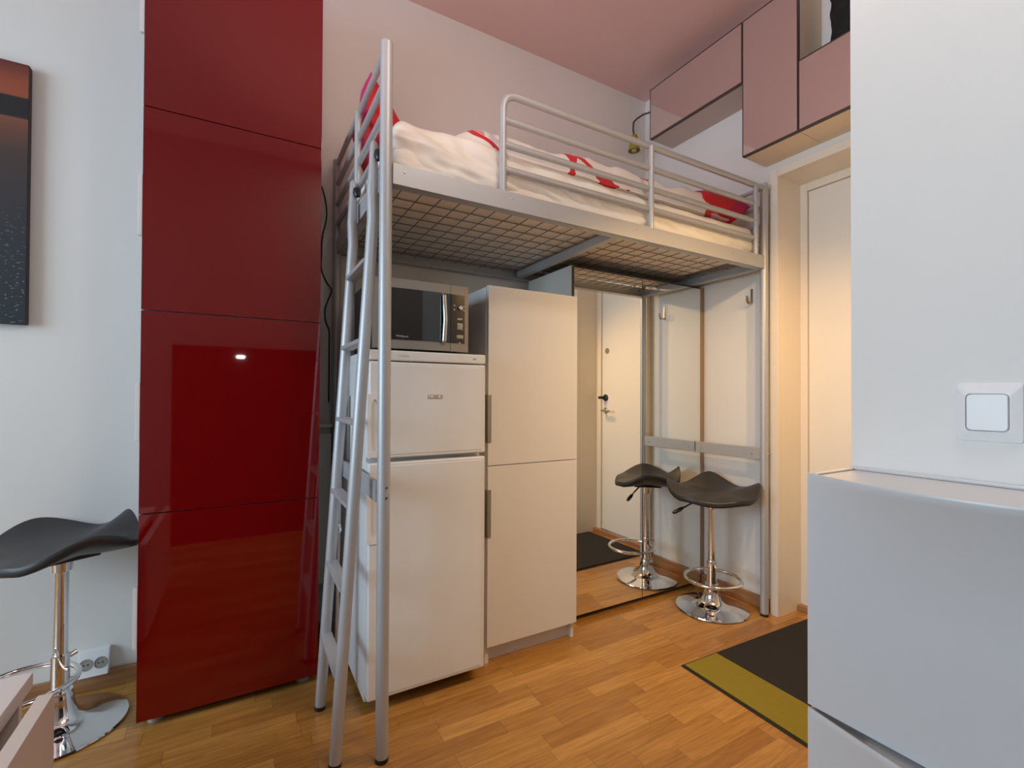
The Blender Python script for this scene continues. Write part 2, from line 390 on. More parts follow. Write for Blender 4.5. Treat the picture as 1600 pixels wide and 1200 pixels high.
# wire mesh base in two halves
ZM = 1.742
for x0, x1 in ((BX0 + .006, 1.30), (1.305, BX1 - .006)):
    m = MB(); x = .449 - .0695
    while x < x1:
        if x > x0: m.tube([(x, BY0 - .004, ZM - .005), (x, BY1, ZM - .005)], .0019, 6)
        x += .0695
    y = BY0 + .045
    while y < BY1 - .01:
        m.tube([(x0, y, ZM), (x1, y, ZM)], .0019, 6); y += .076
    obj('wire_mesh', m, M['steeld'], bed)
# front guard rail
TR = .0128
def bend(a, c, b_, r, n=8):
    a, c, b_ = Vector(a), Vector(c), Vector(b_); u = (a - c).normalized() * r; v = (b_ - c).normalized() * r
    return [c + u * (1 - t) ** 2 + v * t ** 2 for t in [i / n for i in range(n + 1)]]
gz = (2.095, 2.004, 1.92, 1.836)
g = MB(); gx = .762
g.tube([(gx, BY0, 1.752)] + [tuple(p) for p in bend((gx, BY0, 1.9), (gx, BY0, gz[0]), (1.2, BY0, gz[0]), .062)] + [(BX1 - .015, BY0, gz[0])], TR, 14)
for z in gz[1:]: g.tube([(gx, BY0, z), (2.153, BY0, z)], TR * .92, 12)
for x in (1.452, 2.153): g.tube([(x, BY0 - .006, 1.752), (x, BY0 - .006, gz[0])], TR * .9, 12)
obj('guard_rail', g, M['steel'], bed)
for x in (BX0, BX1):
    g = MB()
    for z in (2.098, 2.006, 1.915, 1.825): g.tube([(x, BY0 + .015, z), (x, BY1 - .015, z)], .0102, 12)
    if x == BX0: g.tube([(x - .004, 1.77, 1.80), (x - .004, 1.77, 2.10)], .0125, 12)
    obj('end_guard', g, M['steel'], bed)

# ladder leaning on the left end of the bed
lad = thing('ladder', 'silver metal ladder with flat rungs hooked over the left end of the loft bed', 'ladder', (.245, 1.585, 0))
def lx(z): return .245 + .0605 * z
for y in (1.44, 1.73):
    yt = y + (.012 if y > 1.6 else 0)
    pts = [(lx(z), y, z) for z in (.012, .8, 1.45)] + [(lx(1.52), y, 1.52), (lx(1.6), y, 1.6), (.3385, y + (yt - y) * .3, 1.68), (.3415, y + (yt - y) * .7, 1.75), (.3425, yt, 1.80), (.3425, yt, 1.825), (.3425, yt, 1.835)]
    rl = obj('rail', MB().tube(pts, [.0175] * 5 + [.0165, .014, .0125, .0115, .006], 18), M['steel'], lad)
    obj('foot_cap', MB().tube([(lx(0), y, 0), (lx(.013), y, .013)], .0182, 18), M['dark'], rl)
    obj('clamp', MB().tube([(.352, yt - .016, 1.80), (.352, yt - .020, 1.785), (.354, yt - .022, 1.772)], [.011, .0135, .009], 12), M['dark'], rl)
for i in range(6):
    z = .253 + .2445 * i; x = lx(z)
    obj('rung', MB().box(x - .019, x + .019, 1.452, 1.718, z - .007, z + .007, .003), M['steel'], lad)

# mattress, bedding
def hsh(x, y, z, s): return noise.noise(Vector((x, y, z)) * s)
mt = thing('mattress', 'thick mattress in a creased cream fitted sheet on the loft bed', 'mattress', (1.3, 1.8, 1.7475))
obj('ticking', MB().softbox(.402, 2.188, 1.425, 2.186, 1.7475, 1.885, .035, 60, 30, 8), M['ticking'], mt)
def sheet_fn(p, n):
    side = max(0, -n.y) ** .7
    left = 1 - min(1, max(0, (p.x - .45) / 1.2))
    w_ = hsh(p.x * .55, 0, p.z * 4.5 + .35 * p.x, 9) + .5 * hsh(p.x, 1, p.z * 3 + .8 * p.x, 14)
    q = p + n * (.004 + side * (.008 + .016 * left) * w_)
    if n.z > .2: q.z += .03 * left * math.exp(-((p.y - 1.42) / .3) ** 2) * n.z + .004 * hsh(p.x, p.y, 0, 9)
    return q
obj('fitted_sheet', MB().softbox(.398, 2.192, 1.421, 2.190, 1.752, 1.897, .04, 190, 60, 34, sheet_fn, keep=lambda c: c.z > 1.756), M['sheet'], mt, 60)
def dome(v, e=.12): v = min(max(v, 0), 1); return min(1, min(v, 1 - v) / e)
def sm(t): t = min(max(t, 0), 1); return t * t * (3 - 2 * t)
dv = MB(); b = bmesh.new(); NX, NY = 150, 70; DX0, DX1, DY0, DY1 = .58, 2.02, 1.436, 2.165
top = []; bot = []
for i in range(NX + 1):
    for j in range(NY + 1):
        u, v = i / NX, j / NY
        x = DX0 + (DX1 - DX0) * u + .02 * hsh(v * 3, 4, u, 2); y = DY0 + (DY1 - DY0) * v + .012 * hsh(u * 9, 3, 0, 1.3)
        h = sm(dome(u, .10)) ** .6 * (.62 * sm(dome(v, .07)) + .38 * sm(dome(v, .40)))
        z = 1.912 + .005 + h * (.128 + .022 * sm((x - 1.5) / .4) - .03 * sm((.85 - x) / .2) + .034 * hsh(x, y, 0, 3.2) + .030 * hsh(x * 1.3, y * .8, 3, 8) + .014 * hsh(x, y, 7, 19)) + .012 * sm(dome(v, .08)) * sm(dome(u, .05))
        top.append(b.verts.new((x, y, z))); bot.append(b.verts.new((x, y, 1.911)))
W1 = NY + 1
for i in range(NX):
    for j in range(NY):
        a = i * W1 + j
        b.faces.new((top[a], top[a + W1], top[a + W1 + 1], top[a + 1])); b.faces.new((bot[a], bot[a + 1], bot[a + W1 + 1], bot[a + W1]))
for i in range(NX):
    for j in (0, NY):
        a = i * W1 + j; b.faces.new((top[a], top[a + W1], bot[a + W1], bot[a]))
for j in range(NY):
    for i in (0, NX):
        a = i * W1 + j; b.faces.new((top[a], top[a + 1], bot[a + 1], bot[a]))
bmesh.ops.recalc_face_normals(b, faces=b.faces[:]); dv._merge(b)
tag(obj('duvet', dv, M['duvet'], None, 60), 'white duvet with red loops spread along the loft bed mattress', 'duvet')
def pillow(L_, W_, T_, mtx, seed):
    m = MB(); b = bmesh.new(); N = 36; V = {}
    for s in (1, -1):
        for i in range(N + 1):
            for j in range(N + 1):
                u, v = 2 * i / N - 1, 2 * j / N - 1
                edge = i in (0, N) or j in (0, N)
                if s < 0 and edge: V[s, i, j] = V[1, i, j]; continue
                h = ((1 - u ** 4) * (1 - v ** 4)) ** .55
                px = u * L_ / 2 * (1 - .07 * (1 - v * v) * abs(u)); py = v * W_ / 2 * (1 - .07 * (1 - u * u) * abs(v))
                wr = .12 * hsh(u * 2 + seed, v * 2, s, 1.2) + .06 * hsh(u * 4, v * 4 + seed, s, 1.6)
                V[s, i, j] = b.verts.new((px, py, s * T_ / 2 * h * (1 + wr * (h > 0)) + .02 * hsh(u, v, seed, 1.3)))
    for s in (1, -1):
        for i in range(N):
            for j in range(N):
                b.faces.new((V[s, i, j], V[s, i + 1, j], V[s, i + 1, j + 1], V[s, i, j + 1]))
    bmesh.ops.recalc_face_normals(b, faces=b.faces[:]); bmesh.ops.transform(b, matrix=mtx, verts=b.verts[:])
    m._merge(b); return m
def TR_(loc, rx=0, ry=0, rz=0):
    return Matrix.Translation(loc) @ Matrix.Rotation(rz, 4, 'Z') @ Matrix.Rotation(ry, 4, 'Y') @ Matrix.Rotation(rx, 4, 'X')
tag(obj('pillow', pillow(.36, .44, .13, TR_((.490, 1.92, 2.066), .10, math.radians(66), 0), 1), M['pillowred'], None, 60), 'red and pink pillow propped upright at the ladder end of the bed', 'pillow')
tag(obj('pillow', pillow(.33, .50, .17, TR_((2.03, 1.69, 1.998), 0, math.radians(-4), 0), 2), M['pillowred'], None, 60), 'crimson pillow lying flat at the door end of the bed', 'pillow')
tag(obj('pillow', pillow(.34, .40, .10, TR_((2.02, 1.90, 2.105), .06, math.radians(3), .06), 3), M['pillowwhite'], None, 60), 'white pillow with small red marks on top of the crimson pillow', 'pillow')

# ------------------------------------------------------------------ fridge, microwave, tall cabinet
FX0, FX1, FY = .370, .800, 1.5928
fr = thing('fridge_freezer', 'white two-door fridge freezer with the microwave on top', 'fridge', (.585, 1.85, 0))
obj('body', MB().box(FX0, FX1, FY + .048, 2.15, .03, 1.19, .004), M['fridge'], fr)
obj('foot', MB().box(FX0 + .03, FX1 - .03, FY + .09, 2.1, 0, .031), M['dark'], fr)
tp = obj('top_panel', MB().box(FX0, FX1, FY, 2.16, 1.187, 1.222, .005, 3), M['fridge'], fr)
obj('lettering', MB().text('CYLINDA', .0095, TR_((.485, FY - .0002, 1.204), PI / 2)), M['lett'], tp)
obj('indicator', MB().box(.748, .760, FY - .0005, FY + .001, 1.2, 1.208), M['grey'], tp)
def fdoor(z0, z1, hz0, hz1):
    d = obj('door', MB().box(FX0, FX1, FY, FY + .044, z0, z1, .006, 3).box(FX0 + .035, FX1 - .016, FY - .0022, FY + .01, z0 + .012, z1 - .012, .002), M['fridge'], fr)
    # grip moulded into the left edge of the door: a strip with a long oval opening
    g = MB(); yA, yB = FY - .0045, FY + .02
    xa, xb = FX0 - .006, FX0 + .042; xm0, xm1 = FX0 + .006, FX0 + .030; n = 10
    o_, i_ = [], []
    cz0, cz1 = hz0 + .05, hz1 - .05; cx = (xm0 + xm1) / 2; rx = (xm1 - xm0) / 2
    inner = [(cx + rx * math.cos(t), cz1 + .03 * math.sin(t)) for t in [PI * k / n for k in range(n + 1)]] + [(cx + rx * math.cos(t), cz0 + .03 * math.sin(t)) for t in [PI + PI * k / n for k in range(n + 1)]]
    cxo = (xa + xb) / 2; rxo = (xb - xa) / 2
    outer = [(cxo + rxo * max(-1, min(1, 1.5 * math.cos(t))), hz1 - .012 + .012 * math.sin(t)) for t in [PI * k / n for k in range(n + 1)]] + [(cxo + rxo * max(-1, min(1, 1.5 * math.cos(t))), hz0 + .012 + .012 * math.sin(t)) for t in [PI + PI * k / n for k in range(n + 1)]]
    b = bmesh.new(); N = len(inner)
    R = [[b.verts.new((p[0], y, p[1])) for p in ring] for ring, y in ((outer, yB), (outer, yA), (inner, yA), (inner, yB))]
    for a, c in ((0, 1), (1, 2), (2, 3), (3, 0)):
        for k in range(N): b.faces.new((R[a][k], R[a][(k + 1) % N], R[c][(k + 1) % N], R[c][k]))
    bmesh.ops.recalc_face_normals(b, faces=b.faces[:]); g._merge(b)
    obj('grip', g, M['whitep'], d)
    return d
d = fdoor(.856, 1.183, .862, 1.075)
bd = obj('badge', MB().box(.572, .626, FY - .0045, FY - .0015, 1.058, 1.072, .001), M['badge'], d)
obj('mark', MB().box(.576, .580, FY - .0052, FY - .0044, 1.061, 1.069).box(.583, .587, FY - .0052, FY - .0044, 1.061, 1.069).box(.589, .592, FY - .0052, FY - .0044, 1.061, 1.069).box(.612, .618, FY - .0052, FY - .0044, 1.060, 1.070), M['whitep'], bd)
fdoor(.055, .842, .575, .80)

mw = thing('microwave_oven', 'grey microwave oven with black glass door on top of the fridge', 'microwave', (.565, 1.8, 1.222))
MX0, MX1, MY, MZ0, MZ1 = .392, .744, 1.630, 1.232, 1.476
obj('body', MB().box(MX0, MX1, MY + .02, 1.95, MZ0, MZ1, .006), M['dark'], mw)
def arch(x0, x1, z0, z1, y, bulge, y1):
    m = MB(); n = 12
    poly = [(x0 + (x1 - x0) * k / n, y - bulge * (1 - ((x0 + (x1 - x0) * k / n - (MX0 + MX1) / 2) / ((MX1 - MX0) / 2)) ** 2)) for k in range(n + 1)] + [(x1, y1), (x0, y1)]
    m.prism(poly, 'z', z0, z1); return m
XD = .669
dr = obj('door', arch(MX0, XD - .0008, MZ0, MZ1, MY, .010, MY + .03), M['micro'], mw)
obj('window', arch(MX0 + .016, XD - .001, MZ0 + .031, MZ1 - .033, MY - .0018, .010, MY + .01), M['glass'], dr)
obj('logo', MB().text('Whirlpool', .0105, TR_((.487, MY - .0122, MZ0 + .043), PI / 2)), M['grey'], dr)
hd = MB().tube([(.640 - .0, MY - .006, 1.262), (.639, MY - .022, 1.268), (.642, MY - .026, 1.345), (.639, MY - .022, 1.430), (.640, MY - .006, 1.436)], .0085, 12)
obj('handle', hd, M['satin'], dr)
cp = obj('control_panel', arch(XD + .0008, MX1, MZ0, MZ1, MY, .010, MY + .03), M['micro'], mw)
obj('face', arch(XD + .001, MX1 - .016, MZ0 + .031, MZ1 - .033, MY - .0018, .010, MY + .01), M['glass'], cp)
def fy(x): return MY - .0018 - .010 * (1 - ((x - (MX0 + MX1) / 2) / ((MX1 - MX0) / 2)) ** 2)
x = .7045
obj('dial', MB().lathe([(0, 0), (.009, 0), (.009, .008), (.007, .010), (0, .010)], (.709, fy(.709) + .001, 1.395), 20, (0, -1, 0)), M['satin'], cp)
obj('button', MB().box(.695, .719, fy(x) - .004, fy(x) + .004, 1.312, 1.338, .003), M['handle'], cp)
obj('button', MB().box(.693, .721, fy(x) - .004, fy(x) + .004, 1.279, 1.294, .003), M['handle'], cp)
mk = MB().box(.697, .717, fy(x) - .0012, fy(x) + .003, 1.350, 1.357)
obj('display', mk, M['grey'], cp)
for (a, c) in ((.684, 1.402), (.684, 1.387), (.725, 1.402), (.725, 1.387), (.7065, 1.2645)): obj('key', MB().box(a - .003, a + .003, fy(a) - .001, fy(a) + .003, c - .003, c + .003), M['grey'], cp)
for a in (MX0 + .03, MX1 - .03):
    for yy in (MY + .06, 1.92): obj('foot', MB().lathe([(.012, 0), (.012, .011)], (a, yy, 1.2222), 14), M['dark'], mw)

TX0, TX1, TY = .8525, 1.2935, 1.6733
tc = thing('tall_cabinet', 'tall white two-door cabinet between the fridge and the mirror wardrobe', 'cabinet', (1.07, 1.9, 0))
c = MB().box(TX0 - .002, TX0 + .016, TY + .02, 2.17, 0, 1.505, .0008).box(TX1 - .018, TX1 - .002, TY + .02, 2.17, 0, 1.505, .0008).box(TX0 + .016, TX1 - .018, TY + .02, 2.17, 1.489, 1.505).box(TX0 + .016, TX1 - .018, TY + .022, 2.17, .06, .078).box(TX0 + .016, TX1 - .018, 2.158, 2.17, .078, 1.489)
obj('carcass', c, M['white'], tc)
obj('plinth', MB().box(TX0 + .016, TX1 - .018, TY + .045, TY + .06, 0, .0595), M['white'], tc)
for z0, z1, h0, h1 in ((.791, 1.509, .883, 1.072), (.0725, .788, .507, .695)):
    d = obj('door', MB().box(TX0, TX1, TY, TY + .018, z0, z1, .0012), M['white'], tc)
    obj('handle', MB().box(TX0 - .007, TX0 + .013, TY - .004, TY - .0002, h0, h1, .0008).box(TX0 - .007, TX0 - .004, TY - .004, TY + .014, h0, h1), M['handle'], d)

# ------------------------------------------------------------------ mirror wardrobe
wd = thing('mirror_wardrobe', 'wardrobe with two sliding mirror doors under the loft bed', 'wardrobe', (1.83, 2.0, 0))
WX0, WX1, WYF = 1.3557, 2.268, 1.7988
obj('side_panel', MB().box(WX0, WX0 + .016, WYF, 2.185, 0, 1.69, .001), M['carc'], wd)
obj('side_panel', MB().box(WX1 - .016, WX1, WYF + .012, 2.185, 0, 1.69, .001), M['carc'], wd)
obj('edge_strip', MB().box(WX0, WX0 + .0105, WYF - .006, WYF - .0002, .028, 1.69, .001), M['edge'], wd)
obj('top_panel', MB().box(WX0 + .016, WX1 - .016, WYF + .016, 2.185, 1.676, 1.69).box(WX0 + .016, WX1, WYF + .001, WYF + .016, 1.682, 1.69), M['edge'], wd)
obj('back_panel', MB().box(WX0 + .016, WX1 - .016, 2.175, 2.185, .03, 1.676), M['carc'], wd)
obj('plinth', MB().box(WX0 + .016, WX1 - .016, WYF + .03, WYF + .045, 0, .03), M['edge'], wd)
for a, c in ((WX0 + .0175, 1.8155), (1.8195, WX1 - .001)):
    d = obj('mirror_door', MB().box(a, c, WYF, WYF + .012, .0265, 1.681, .0006), M['mirror'], wd)
obj('edge_strip', MB().box(WX1, XW - .002, WYF - .002, WYF + .03, .064, 1.69, .001), M['brown'], wd)

# hook on the right-hand wall under the bed
hk = MB().box(XW - .004, XW - .0003, 1.499, 1.512, 1.56, 1.628, .001)
hk.prism([(XW - .004, 1.56), (XW - .0003, 1.56), (XW - .012, 1.548), (XW - .03, 1.548), (XW - .042, 1.562), (XW - .046, 1.588), (XW - .042, 1.588), (XW - .038, 1.567), (XW - .028, 1.553), (XW - .014, 1.553)], 'y', 1.499, 1.512)
tag(obj('coat_hook', hk, M['satin']), 'small metal coat hook on the white wall under the bed end', 'hook')

# ------------------------------------------------------------------ bar stools
def make_stool(label, group):
    st = thing('bar_stool', label, 'stool', (0, 0, 0), group)
    keys = [(0, .052), (45, .006), (90, .072), (135, .006), (180, .052), (225, -.008), (270, -.024), (315, -.008), (360, .052)]
    def e(t):
        t = math.degrees(t) % 360
        for (a, va), (b_, vb) in zip(keys[:-1], keys[1:]):
            if a <= t <= b_:
                s_ = (t - a) / (b_ - a); s_ = s_ * s_ * (3 - 2 * s_); return va + (vb - va) * s_
    def R(t):
        c_, s_ = abs(math.cos(t)), abs(math.sin(t)); a_, b_ = .216, .180
        return ((c_ / a_) ** 2.5 + (s_ / b_) ** 2.5) ** (-1 / 2.5)
    b = bmesh.new(); NT, NR = 96, 18; zc = .592
    prof = [(k / NR, 0) for k in range(NR + 1)] + [(1.012, -.006), (1.018, -.014), (1.01, -.022), (.985, -.027)] + [(.9 - .1 * k, -.030 - .006 * min(1, k / 3)) for k in range(8)]
    rings = []
    for f, dz in prof:
        if f == 0: rings.append([b.verts.new((0, 0, zc))]); continue
        rings.append([b.verts.new((f * R(t) * math.cos(t), f * R(t) * math.sin(t), zc + e(t) * min(f, 1.02) ** 2.2 + dz)) for t in [2 * PI * k / NT for k in range(NT)]])
    for A, B_ in zip(rings[:-1], rings[1:]):
        for k in range(NT):
            if len(A) == 1: b.faces.new((A[0], B_[k], B_[(k + 1) % NT]))
            else: b.faces.new((A[k], B_[k], B_[(k + 1) % NT], A[(k + 1) % NT]))
    b.faces.new(rings[-1]); bmesh.ops.recalc_face_normals(b, faces=b.faces[:])
    m = MB(); m._merge(b); seat = obj('seat', m, M['leather'], st, 60)
    obj('seat_plate', MB().box(-.075, .075, -.075, .075, .545, .5575, .004), M['dark'], seat)
    obj('column', MB().lathe([(0, .12), (.0185, .12), (.0185, .545), (0, .545)], n=28).lathe([(.0185, .50), (.026, .505), (.03, .545), (0, .545)], n=28), M['chrome'], st)
    obj('base', MB().lathe([(0, .002), (.170, .002), (.1735, .005), (.172, .009), (.15, .013), (.10, .020), (.066, .030), (.048, .048), (.038, .075), (.034, .10), (.034, .108), (.0315, .112), (.0315, .124), (0, .124)], n=64), M['chrome'], st, 50)
    fr_ = MB().lathe([(.0188, .124), (.0235, .124), (.0235, .236), (.021, .242), (.0188, .242)], n=28)
    rr, oy = .128, -.088
    fr_.tube([(rr * math.cos(t), oy + rr * math.sin(t), .182 - .0 * math.sin(t)) for t in [2 * PI * k / 48 for k in range(48)]], .0085, 12, closed=True)
    fr_.lathe([(0, 0), (.008, 0), (.008, .02), (.0, .022)], (.0, .022, .225), 14, (0, 1, .3))
    obj('footrest', fr_, M['chrome'], st)
    lv = obj('lever', MB().tube([(-.02, -.02, .548), (-.07, -.05, .545), (-.11, -.075, .528), (-.15, -.098, .508)], .0045, 10), M['chrome'], st)
    obj('lever_grip', MB().tube([(-.138, -.0905, .5145), (-.150, -.098, .508), (-.175, -.113, .496), (-.185, -.119, .491)], [.006, .0095, .0095, .006], 12), M['dark'], lv)
    return st
def copy_thing(r):
    n = r.copy(); COL.objects.link(n)
    for ch in r.children:
        c = ch.copy(); COL.objects.link(c); c.parent = n; c.matrix_parent_inverse = ch.matrix_parent_inverse.copy()
        for g in ch.children:
            d_ = g.copy(); COL.objects.link(d_); d_.parent = c
    return n
st = make_stool('black saddle bar stool with chrome base standing before the mirror doors', 'saddle bar stools')
st.location = (2.076, 1.578, 0); st.rotation_euler = (0, 0, math.radians(-49))
s2 = copy_thing(st); s2.location = (-.490, 2.031, 0); s2.rotation_euler = (0, 0, math.radians(-59))
s2['label'] = 'black saddle bar stool with chrome base beside the red cabinet'

# ------------------------------------------------------------------ wall cabinets above the door
CF, CY0, CYM, CY1, CYE = 2.1043, 2.0272, 1.4284, 1.1628, .90
def wall_cabinet(label, y0, y1, z0, z1, body='cream'):
    c = thing('wall_cabinet', label, 'cabinet', (2.2, (y0 + y1) / 2, z0), 'mirror-glass cabinets above the door')
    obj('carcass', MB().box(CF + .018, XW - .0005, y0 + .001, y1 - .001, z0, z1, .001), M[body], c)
    d = obj('door', MB().box(CF, CF + .016, y0 + .005, y1 - .005, z0 + .006, z1 - .005, .001), M['pink'], c)
    obj('edge_trim', MB().box(CF - .001, CF + .0175, y0 + .0012, y0 + .0048, z0, z1).box(CF - .001, CF + .0175, y1 - .0048, y1 - .0012, z0, z1).box(CF - .001, CF + .0175, y0 + .0048, y1 - .0048, z0, z0 + .0058).box(CF - .001, CF + .0175, y0 + .0048, y1 - .0048, z1 - .0045, z1), M['edge'], d)
wall_cabinet('wide low mirror-fronted wall cabinet nearest the back corner, above the bed end', CYM, CY0, 2.5968, 2.8944, 'taupe')
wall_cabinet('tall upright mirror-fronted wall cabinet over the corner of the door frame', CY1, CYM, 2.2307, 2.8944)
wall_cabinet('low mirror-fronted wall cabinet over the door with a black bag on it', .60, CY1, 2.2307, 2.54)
bg = MB().softbox(2.13, 2.285, .70, 1.065, 2.5405, 2.86, .05, 16, 30, 30, lambda p, n: p + n * (.012 * hsh(p.x, p.y, p.z, 11) + .007 * hsh(p.x, p.y, p.z, 25)) * (1 if p.z > 2.56 else 0))
tag(obj('bag', bg, M['bag'], None, 60), 'black bag sitting on the low wall cabinet over the door', 'bag')

# clip lamp between cabinet and corner
lp = thing('clip_lamp', 'small olive green spotlight on a curved arm near the ceiling corner', 'lamp', (2.15, 2.06, 2.6))
obj('clamp', MB().box(2.16, 2.20, CY0 + .001, CY0 + .03, 2.78, 2.83, .004), M['dark'], lp)
pts = [(2.18, 2.058 - .02, 2.81), (2.17, 2.09, 2.815), (2.145, 2.12, 2.81), (2.118, 2.145, 2.79), (2.098, 2.155, 2.765), (2.094, 2.155, 2.725), (2.100, 2.155, 2.685)]
obj('arm', MB().tube(pts, .0055, 10), M['edge'], lp)
sd = obj('shade', MB().lathe([(0, 0), (.016, 0), (.019, -.006), (.037, -.098), (.035, -.098), (.017, -.01), (0, -.01)], (2.103, 2.155, 2.686), 28), M['olive'], lp)
obj('bulb', MB().lathe([(0, -.03), (.012, -.045), (.022, -.08), (.014, -.10), (0, -.105)], (2.103, 2.155, 2.686), 20), M['grey'], sd)

# ------------------------------------------------------------------ red cabinet
RX0, RX1, RY = -.277, .258, 1.8947
rc = thing('red_cabinet', 'tall cabinet with glossy red doors beside the ladder', 'cabinet', (0, 2.07, 0))
obj('carcass', MB().box(RX0 + .003, RX1 - .003, RY + .018, 2.236, .03, 2.66, .002), M['redside'], rc)
for z0, z1, h0, h1 in ((.028, .6845, .26, .455), (.6875, 1.337, .919, 1.107), (1.340, 1.993, 1.577, 1.773), (1.996, 2.66, 2.231, 2.43)):
    d = obj('door', MB().box(RX0, RX1, RY, RY + .0175, z0, z1, .0012), M['red'], rc)
    obj('handle', MB().box(RX0 - .012, RX0 - .0002, RY + .002, RY + .016, h0, h1, .001), M['whitep'], d)
for x, y in ((RX0 + .045, RY + .05), (RX1 - .045, RY + .05), (RX0 + .045, 2.19), (RX1 - .045, 2.19)):
    obj('foot', MB().lathe([(0, 0), (.022, 0), (.022, .012), (.014, .03), (0, .03)], (x, y, 0), 18), M['grey'], rc)

# canvas on the back wall
pc = thing('canvas_print', 'dark sunset lake canvas print hanging on the white wall', 'picture', (-1.05, 2.24, 1.305))
obj('stretcher', MB().box(-1.46, -.637, YW - .029, YW - .0005, 1.305, 2.196, .004), M['canvasedge'], pc)
obj('canvas', MB().box(-1.4585, -.6385, YW - .0302, YW - .0285, 1.3065, 2.1945, .0005), M['canvas'], pc)

# double socket low on the wall
so = thing('wall_socket', 'white double wall socket just above the skirting by the stool', 'socket', (-.447, 2.24, .064))
obj('housing', MB().prism([(YW - .0005, .064), (YW - .0005, .148), (YW - .022, .148), (YW - .05, .064)], 'x', -.49, -.404, .003), M['whitep'], so)
ax = Vector((0, -.084, .028)).normalized()
for x in (-.468, -.427):
    o = obj('outlet', MB().lathe([(0, .0005), (.015, .0005), (.0165, .003), (.0185, .003), (.0195, 0)], (x, YW - .0362, .104), 24, ax), M['hole'], so)
    for q in (-.006, .006): obj('pin_hole', MB().lathe([(0, .0015), (.0025, .0015), (.0025, 0)], (x + q, YW - .0365, .104), 10, ax), M['dark'], o)

# light switch on the near wall
sw = thing('light_switch', 'white rocker light switch on the near wall above the shoe cabinets', 'switch', (XN, .338, .98))
b = bmesh.new()
def rr_(hy, hz, r, n=6):
    out = []
    for cy, cz, a0 in ((hy - r, hz - r, 0), (-hy + r, hz - r, 90), (-hy + r, -hz + r, 180), (hy - r, -hz + r, 270)):
        for k in range(n + 1): a = math.radians(a0 + 90 * k / n); out.append((cy + r * math.cos(a), cz + r * math.sin(a)))
    return out
def rings_obj(spec, cy, cz, x0, close_in=True):
    m = MB(); b = bmesh.new(); prev = None
    for hy, hz, r, dx in spec:
        ring = [b.verts.new((x0 - dx, cy + p[0], cz + p[1])) for p in rr_(hy, hz, r)]
        if prev:
            for k in range(len(ring)): b.faces.new((prev[k], prev[(k + 1) % len(ring)], ring[(k + 1) % len(ring)], ring[k]))
        prev = ring
    if close_in: b.faces.new(prev)
    bmesh.ops.recalc_face_normals(b, faces=b.faces[:]); m._merge(b); return m
obj('frame', rings_obj([(.049, .0575, .006, .0002), (.048, .0565, .006, .004), (.0335, .039, .009, .010), (.0318, .0373, .009, .010), (.0318, .0373, .009, .003)], .339, 1.041, XN), M['whitep'], sw)
obj('rocker', rings_obj([(.0305, .036, .008, .0), (.0305, .036, .008, .009), (.029, .0345, .008, .0115)], .339, 1.041, XN), M['whitep'], sw)

# ------------------------------------------------------------------ shoe cabinets (two stacked units)
def shoe_unit(label, z0, z1, amp=.066):
    SX, y0, y1 = 1.0811, .058, .579
    u = thing('shoe_cabinet', label, 'shoe cabinet', (1.18, .32, z0), 'stacked shoe cabinets')
    # tray-like top
    def bulge(y): t = (y1 - y) / (y1 - y0); return amp * math.sin(PI * min(max(t, 0), 1))
    b = bmesh.new(); NY, NZ = 48, 40; G = []
    H = z1 - z0
    for i in range(NY + 1):
        y = y0 + (y1 - y0) * i / NY; row = []
        for j in range(NZ + 1):
            s = j / NZ; z = z0 + .004 + (H - .010) * s
            k = max(0, (s - .50) / .50); x = SX - bulge(y) * (k ** 2.1)
            row.append(b.verts.new((x, y, z)))
        row.append(b.verts.new((SX - bulge(y) + .0015, y, z1 - .001)))
        row.append(b.verts.new((SX - bulge(y) + .005, y, z1 - .001)))
        row.append(b.verts.new((SX - bulge(y) + .009, y, z1 - .006)))
        row.append(b.verts.new((SX + .02, y, z1 - .007)))
        row.append(b.verts.new((SX + .02, y, z0 + .004)))
        G.append(row)
    n = len(G[0])
    for i in range(NY):
        for j in range(n): b.faces.new((G[i][j], G[i + 1][j], G[i + 1][(j + 1) % n], G[i][(j + 1) % n]))
    b.faces.new(G[0]); b.faces.new(G[-1][::-1])
    bmesh.ops.recalc_face_normals(b, faces=b.faces[:]); m = MB(); m._merge(b)
    obj('flap', m, M['shoe'], u, 50)
    c = MB().box(SX + .0205, XN - .0005, y0, y1, z0 + .002, z1 - .007, .002)
    c.box(SX + .004, SX + .0205, y1 + .0003, y1 + .001, z0 + .002, z1 - .007).box(XN - .012, XN - .0005, y0, y1, z1 - .007, z1 + .002, .003).box(SX + .0205, XN - .012, y1 - .012, y1, z1 - .007, z1 - .002, .003)
    obj('housing', c, M['shoe'], u)
shoe_unit('upper white shoe cabinet with curved flap on the near wall', .3965, .9048)
shoe_unit('lower white shoe cabinet beneath the one with the open tray top', 0, .3945, .036)

# ------------------------------------------------------------------ door mat
mm = thing('door_mat', 'black door mat with an olive green end band on the parquet', 'mat', (1.9, 1.0, 0))
rot = Matrix.Translation((1.524, 1.299, 0)) @ Matrix.Rotation(math.radians(-1.9), 4, 'Z')
obj('rubber_edge', MB().box(0, .878, -.60, 0, .0003, .004, .001, rot=rot), M['rub'], mm)
obj('pile', MB().box(.196, .869, -.591, -.009, .0041, .009, .002, rot=rot), M['mat'], mm)
obj('band', MB().box(.011, .195, -.591, -.009, .0041, .009, .002, rot=rot), M['matg'], mm)

